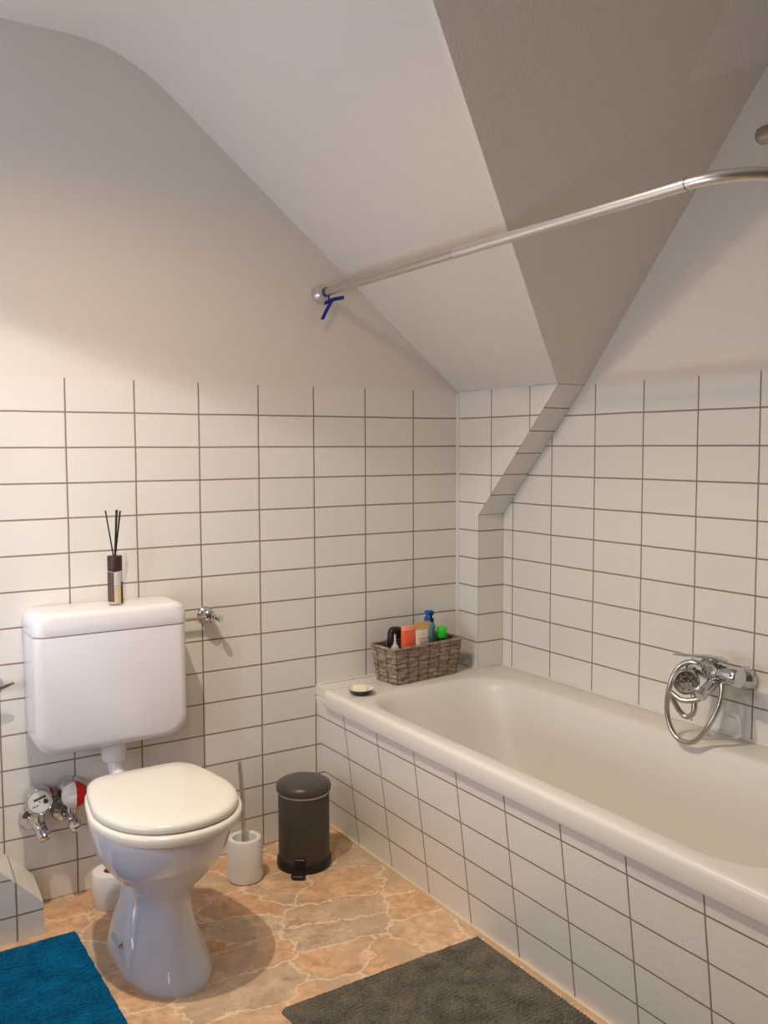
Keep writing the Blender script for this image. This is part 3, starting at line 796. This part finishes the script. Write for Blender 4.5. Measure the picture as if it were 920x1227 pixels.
# ------------------------------------------------------------------ basket of toiletries
BCX, BCY, BZ = -.357, -.0865, ZR+.001
BR = Matrix.Rotation(math.radians(6.6), 3, 'Z')
bk = thing('wicker_basket', (BCX, BCY, BZ), 'grey brown woven basket on the corner of the bathtub rim', 'basket')
HB = .122
def bpos(p): return BR @ Vector((p[0], p[1], 0))+Vector((BCX, BCY, BZ+p[2]))
def bring(t_, z, out=0, r=.018, k=10, phase=0, amp=0):
    """rounded rectangle around the basket at relative height t_, waved over its stakes"""
    w = .141+(.158-.141)*t_+out; d = .058+(.0665-.058)*t_+out
    base = rrect(-w, w, -d, d, r, 0, k)
    # resample evenly
    L_ = [0]
    for i in range(len(base)): L_.append(L_[-1]+(base[(i+1) % len(base)]-base[i]).length)
    N_ = 144; pts = []; j = 0
    for s_ in range(N_):
        q_ = L_[-1]*s_/N_
        while L_[j+1] < q_: j += 1
        a = base[j]; b_ = base[(j+1) % len(base)]; tt = (q_-L_[j])/max(1e-9, L_[j+1]-L_[j])
        p = a.lerp(b_, tt); nrm = Vector((b_.y-a.y, a.x-b_.x, 0))
        nrm = nrm.normalized() if nrm.length > 1e-9 else Vector((0, 0, 0))
        p = p+nrm*amp*math.cos(2*PI*s_/N_*24/2*2/2+phase)
        pts.append((p.x, p.y, z))
    return pts
g = G(); nb = 7
rnd = random.Random(3)
for b_ in range(nb):
    z0 = HB*b_/nb; z1 = HB*(b_+1)/nb; zm = (z0+z1)/2; hh = (z1-z0)/2*1.04
    ph = PI*(b_ % 2)+rnd.uniform(-.3, .3); am = .0011
    rr_ = []
    for k in range(9):
        a = 2*PI*k/8
        rr_.append([bpos(p) for p in bring(zm/HB, zm+hh*math.sin(a)+.0006*math.sin(b_*2.1), .0028*math.cos(a), amp=am, phase=ph)])
    # small random sag of the strands
    sag = [rnd.uniform(-.0016, .0016) for _ in range(12)]
    for ring in rr_:
        for i, p in enumerate(ring):
            s_ = i/144*12; i0 = int(s_) % 12; fr = s_-int(s_)
            p.z += sag[i0]*(1-fr)+sag[(i0+1) % 12]*fr
    g.loft(rr_, True)
g.obj('woven_side', M['weave'], bk, ang=80)
g = G()
rr_ = [[bpos(p) for p in bring(1, HB+.001+.0055*math.sin(2*PI*k/8), .001+.0055*math.cos(2*PI*k/8))] for k in range(9)]
g.loft(rr_, True); g.obj('rim', M['weave'], bk, ang=80)
g = G(); g.loft([[bpos(p) for p in bring(0, .002, -.002)], [bpos(p) for p in bring(0, .006, -.002)]], True, True, True); g.obj('base', M['weave'], bk)
g = G()
b0 = bring(0, .001, .004); b1 = bring(1, HB, .004)
for i in range(3, 144, 8):
    g.tube([bpos(b0[i]), bpos(b1[i])], .0010, 6)
for i in range(3, 144, 8):
    a = bpos(b0[i])
g.obj('stakes', M['stake'], bk)

ZB = BZ+.0065
def oval(cx, cy, w, d, z, k=28, e=2.6, rot=0.0):
    pts = []
    for i in range(k):
        a = 2*PI*i/k; c, s_ = math.cos(a), math.sin(a)
        x = math.copysign(abs(c)**(2/e), c)*w/2; y = math.copysign(abs(s_)**(2/e), s_)*d/2
        v = Matrix.Rotation(rot, 2) @ Vector((x, y))
        pts.append(Vector((cx+v.x, cy+v.y, z)))
    return pts
def bottle(g, cx, cy, prof, mi=0, rot=.115, e=2.6):
    g.loft([oval(cx, cy, w, d, ZB+z, e=e, rot=rot) for z, w, d in prof], True, True, True, mi)
t = thing('shampoo_bottle', (-.440, -.072, ZB), 'black bottle with rounded shoulders at the left of the basket', 'bottle')
g = G(); bottle(g, -.440, -.072, [(0, .054, .026), (.003, .060, .032), (.13, .062, .034), (.155, .060, .033), (.166, .052, .028), (.172, .040, .022), (.174, .025, .014)]); g.obj('body', M['b_black'], t)
g = G()
for i, (w, zz) in enumerate(((.026, .132), (.020, .122), (.024, .112))):
    g.box((-.436, -.0905, ZB+zz), (w, .0006, .003))
g.obj('label_print', M['inkgrey'], t, smooth=False)
t = thing('shower_gel', (-.414, -.1145, ZB), 'orange shower gel bottle in the basket', 'bottle')
g = G(); bottle(g, -.414, -.1145, [(0, .048, .022), (.003, .055, .028), (.15, .057, .030), (.166, .057, .030)]); g.obj('body', M['b_orange'], t)
g = G(); bottle(g, -.414, -.1145, [(.167, .056, .029), (.177, .055, .028), (.181, .048, .022)]); g.obj('cap', M['b_orange2'], t)
t = thing('lotion_tube', (-.3595, -.119, ZB), 'cream tube with gold crimped end and small print in the basket', 'tube')
g = G(); bottle(g, -.3595, -.119, [(.022, .036, .032), (.03, .046, .034), (.10, .055, .022), (.165, .061, .009)], e=2.2); g.obj('body', M['b_cream'], t)
g = G(); bottle(g, -.3595, -.119, [(.166, .061, .0085), (.172, .062, .0050), (.188, .063, .0044), (.190, .062, .004)], e=5); g.obj('crimped_end', M['b_gold'], t)
g = G(); bottle(g, -.3595, -.119, [(0, .032, .030), (.002, .034, .032), (.021, .034, .032)], e=2); g.obj('cap', M['b_gold'], t)
g = G()
def plate_on(cx, cz, w, h, mi, tilt=0):
    # small printed stroke on the sloping front of the tube
    z = .1+ (cz-.1); d = .022+(.009-.022)*(cz-.10)/.065
    yy = -d/2-.0006
    rot_ = Matrix.Rotation(.115, 3, 'Z')
    P = []
    for a, b_ in ((-w/2, -h/2), (w/2, -h/2), (w/2, h/2), (-w/2, h/2)):
        dd = (.022+(.009-.022)*(cz+b_-.10)/.065)
        c, s_ = math.cos(tilt), math.sin(tilt)
        P.append(rot_ @ Vector((cx+a*c-b_*s_, -dd/2-.0012, 0))+Vector((-.3595, -.119, ZB+cz+a*s_+b_*c)))
    g.quad(P, None, mi)
plate_on(0, .150, .004, .007, 1)
rnd = random.Random(5)
x = -.021
while x < .02:
    w = rnd.choice((.0028, .0040, .0034))
    plate_on(x+w/2, .1335, .0011, .0062, 0, rnd.uniform(-.25, .25))
    plate_on(x+w/2+.0007, .1335+rnd.choice((-.002, .002)), .0024, .0011, 0)
    x += w+.0013
for x, w in ((-.012, .012), (.002, .010), (.012, .006)): plate_on(x, .1245, w, .0018, 1)
for x, w in ((-.010, .010), (.004, .013)): plate_on(x, .1195, w, .0018, 0)
g.obj('label_print', [M['b_text'], M['b_pink']], t, smooth=False, recalc=False)
def pump_bottle(cx, cy, body, pump, hh, w, name, label, noz):
    t = thing(name, (cx, cy, ZB), label, 'bottle')
    g = G(); bottle(g, cx, cy, [(0, w*.92, w*.72), (.003, w, w*.8), (hh-.012, w, w*.8), (hh-.004, w*.8, w*.66), (hh, w*.5, w*.45)], e=2.2); g.obj('body', body, t)
    g = G(); g.lathe([(.0105, hh), (.0115, hh+.002), (.0115, hh+.014), (.008, hh+.016), (.0055, hh+.017), (.0055, hh+.026), (.0095, hh+.027), (.0095, hh+.036), (.007, hh+.0385)], 20, (cx, cy, ZB)); 
    g.tube([(cx, cy, ZB+hh+.033), (cx+noz[0]*.7, cy+noz[1]*.7, ZB+hh+.034), (cx+noz[0], cy+noz[1], ZB+hh+.029)], [.0055, .0045, .0035], 10)
    g.obj('pump', pump, t)
pump_bottle(-.303, -.070, M['b_teal'], M['b_blue'], .179, .042, 'soap_dispenser', 'pump bottle with bright blue pump head, tallest in the basket', (.026, -.004))
pump_bottle(-.272, -.048, M['b_teal'], M['black'], .168, .036, 'soap_dispenser', 'pale teal bottle with black pump behind the green cap', (.018, .008))
t = thing('hair_tonic', (-.2515, -.0885, ZB), 'dark bottle with bright green cap at the right of the basket', 'bottle')
g = G(); bottle(g, -.2515, -.0885, [(0, .034, .030), (.003, .038, .034), (.108, .038, .034), (.115, .034, .030), (.118, .024, .022)], e=2); g.obj('body', M['b_black'], t)
g = G(); g.lathe([(.0165, .1185), (.0178, .1205), (.0178, .153), (.016, .1555), (0, .156)], 24, (-.2515, -.0885, ZB)); g.obj('cap', M['b_green'], t)
t = thing('nozzle_bottle', (-.478, -.119, ZB), 'small pale bottle with thin pointed nozzle in the basket front', 'bottle')
g = G(); g.lathe([(.013, 0), (.0145, .003), (.0145, .112), (.011, .12), (.006, .122)], 20, (-.473, -.122, ZB)); g.obj('body', M['b_clear'], t)
g = G(); g.lathe([(.0085, .121), (.006, .127), (.004, .135), (.0030, .157), (.0022, .160)], 14, (-.473, -.122, ZB)); g.obj('nozzle', M['b_clear'], t)

# ------------------------------------------------------------------ sub-parts go under the part they sit on
def base(o): return o.name.split('.')[0]
for root in [o for o in COL.objects if o.type == 'EMPTY']:
    kids = list(root.children)
    for sub, host in (('dial_print', 'dial'), ('nozzles', 'spray_face'), ('pedal_bracket', 'pedal'), ('label_print', 'body'), ('stakes', 'woven_side'),
                      ('joint_ring', 'outer_tube'), ('hinge', 'seat'), ('bolt_cap', 'foot'), ('lid_hinge', 'lid'), ('label', 'bottle'), ('seal', 'housing')):
        hosts = [k for k in kids if base(k) == host]
        for k in kids:
            if hosts and base(k) == sub:
                k.parent = hosts[0]; k.location = (0, 0, 0)

# ------------------------------------------------------------------ light
def lamp(kind, name, loc, energy, color, **k):
    l = bpy.data.lights.new(name, kind); l.energy = energy; l.color = color
    for a, b_ in k.items(): setattr(l, a, b_)
    o = bpy.data.objects.new(name, l); COL.objects.link(o); o.location = loc
    return o
def aim(o, to):
    o.rotation_euler = (Vector(to)-o.location).to_track_quat('-Z', 'Y').to_euler()
A = lamp('SPOT', 'ceiling_lamp', (-1.58, -1.00, 2.28), 21, (1, .68, .37), shadow_soft_size=.035, spot_size=math.radians(168), spot_blend=.6)
A.rotation_euler = (0, 0, 0)
S1 = lamp('SPOT', 'ceiling_spot', (-1.75, -.85, 2.28), 13, (1, .95, .90), shadow_soft_size=.02, spot_size=math.radians(179.5), spot_blend=.05)
n1 = (Vector((-1.676, 0, 1.6806))-S1.location).cross(Vector((-1.1075, 0, 1.5145))-S1.location).normalized()
aim(S1, S1.location+n1*(1 if n1.z < 0 else -1))
floor_boost = lamp('SPOT', 'ceiling_spot', (-1.75, -.85, 2.28), 80, (1, .87, .71), shadow_soft_size=.02, spot_size=math.radians(122), spot_blend=1)  # extra beam added to brighten floor, toilet and bath
floor_boost.rotation_euler = (math.radians(-6), math.radians(-4), 0)
B = lamp('POINT', 'outside_lamp', (-3.20, -1.45, 2.12), 26, (1, .95, .92), shadow_soft_size=.02)
W = lamp('AREA', 'window_daylight', (-2.66, -.85, 1.05), 22, (.77, .81, 1.0), shape='RECTANGLE', size=1.1, size_y=1.0)
aim(W, (-1.66, -.55, 1.95))
w = bpy.data.worlds.new('world'); SC.world = w; w.use_nodes = True
bg = w.node_tree.nodes['Background']; bg.inputs['Color'].default_value = (.80, .84, 1.0, 1); bg.inputs['Strength'].default_value = .3
SC.view_settings.view_transform = 'Standard'
SC.view_settings.look = 'None'
SC.view_settings.exposure = 0
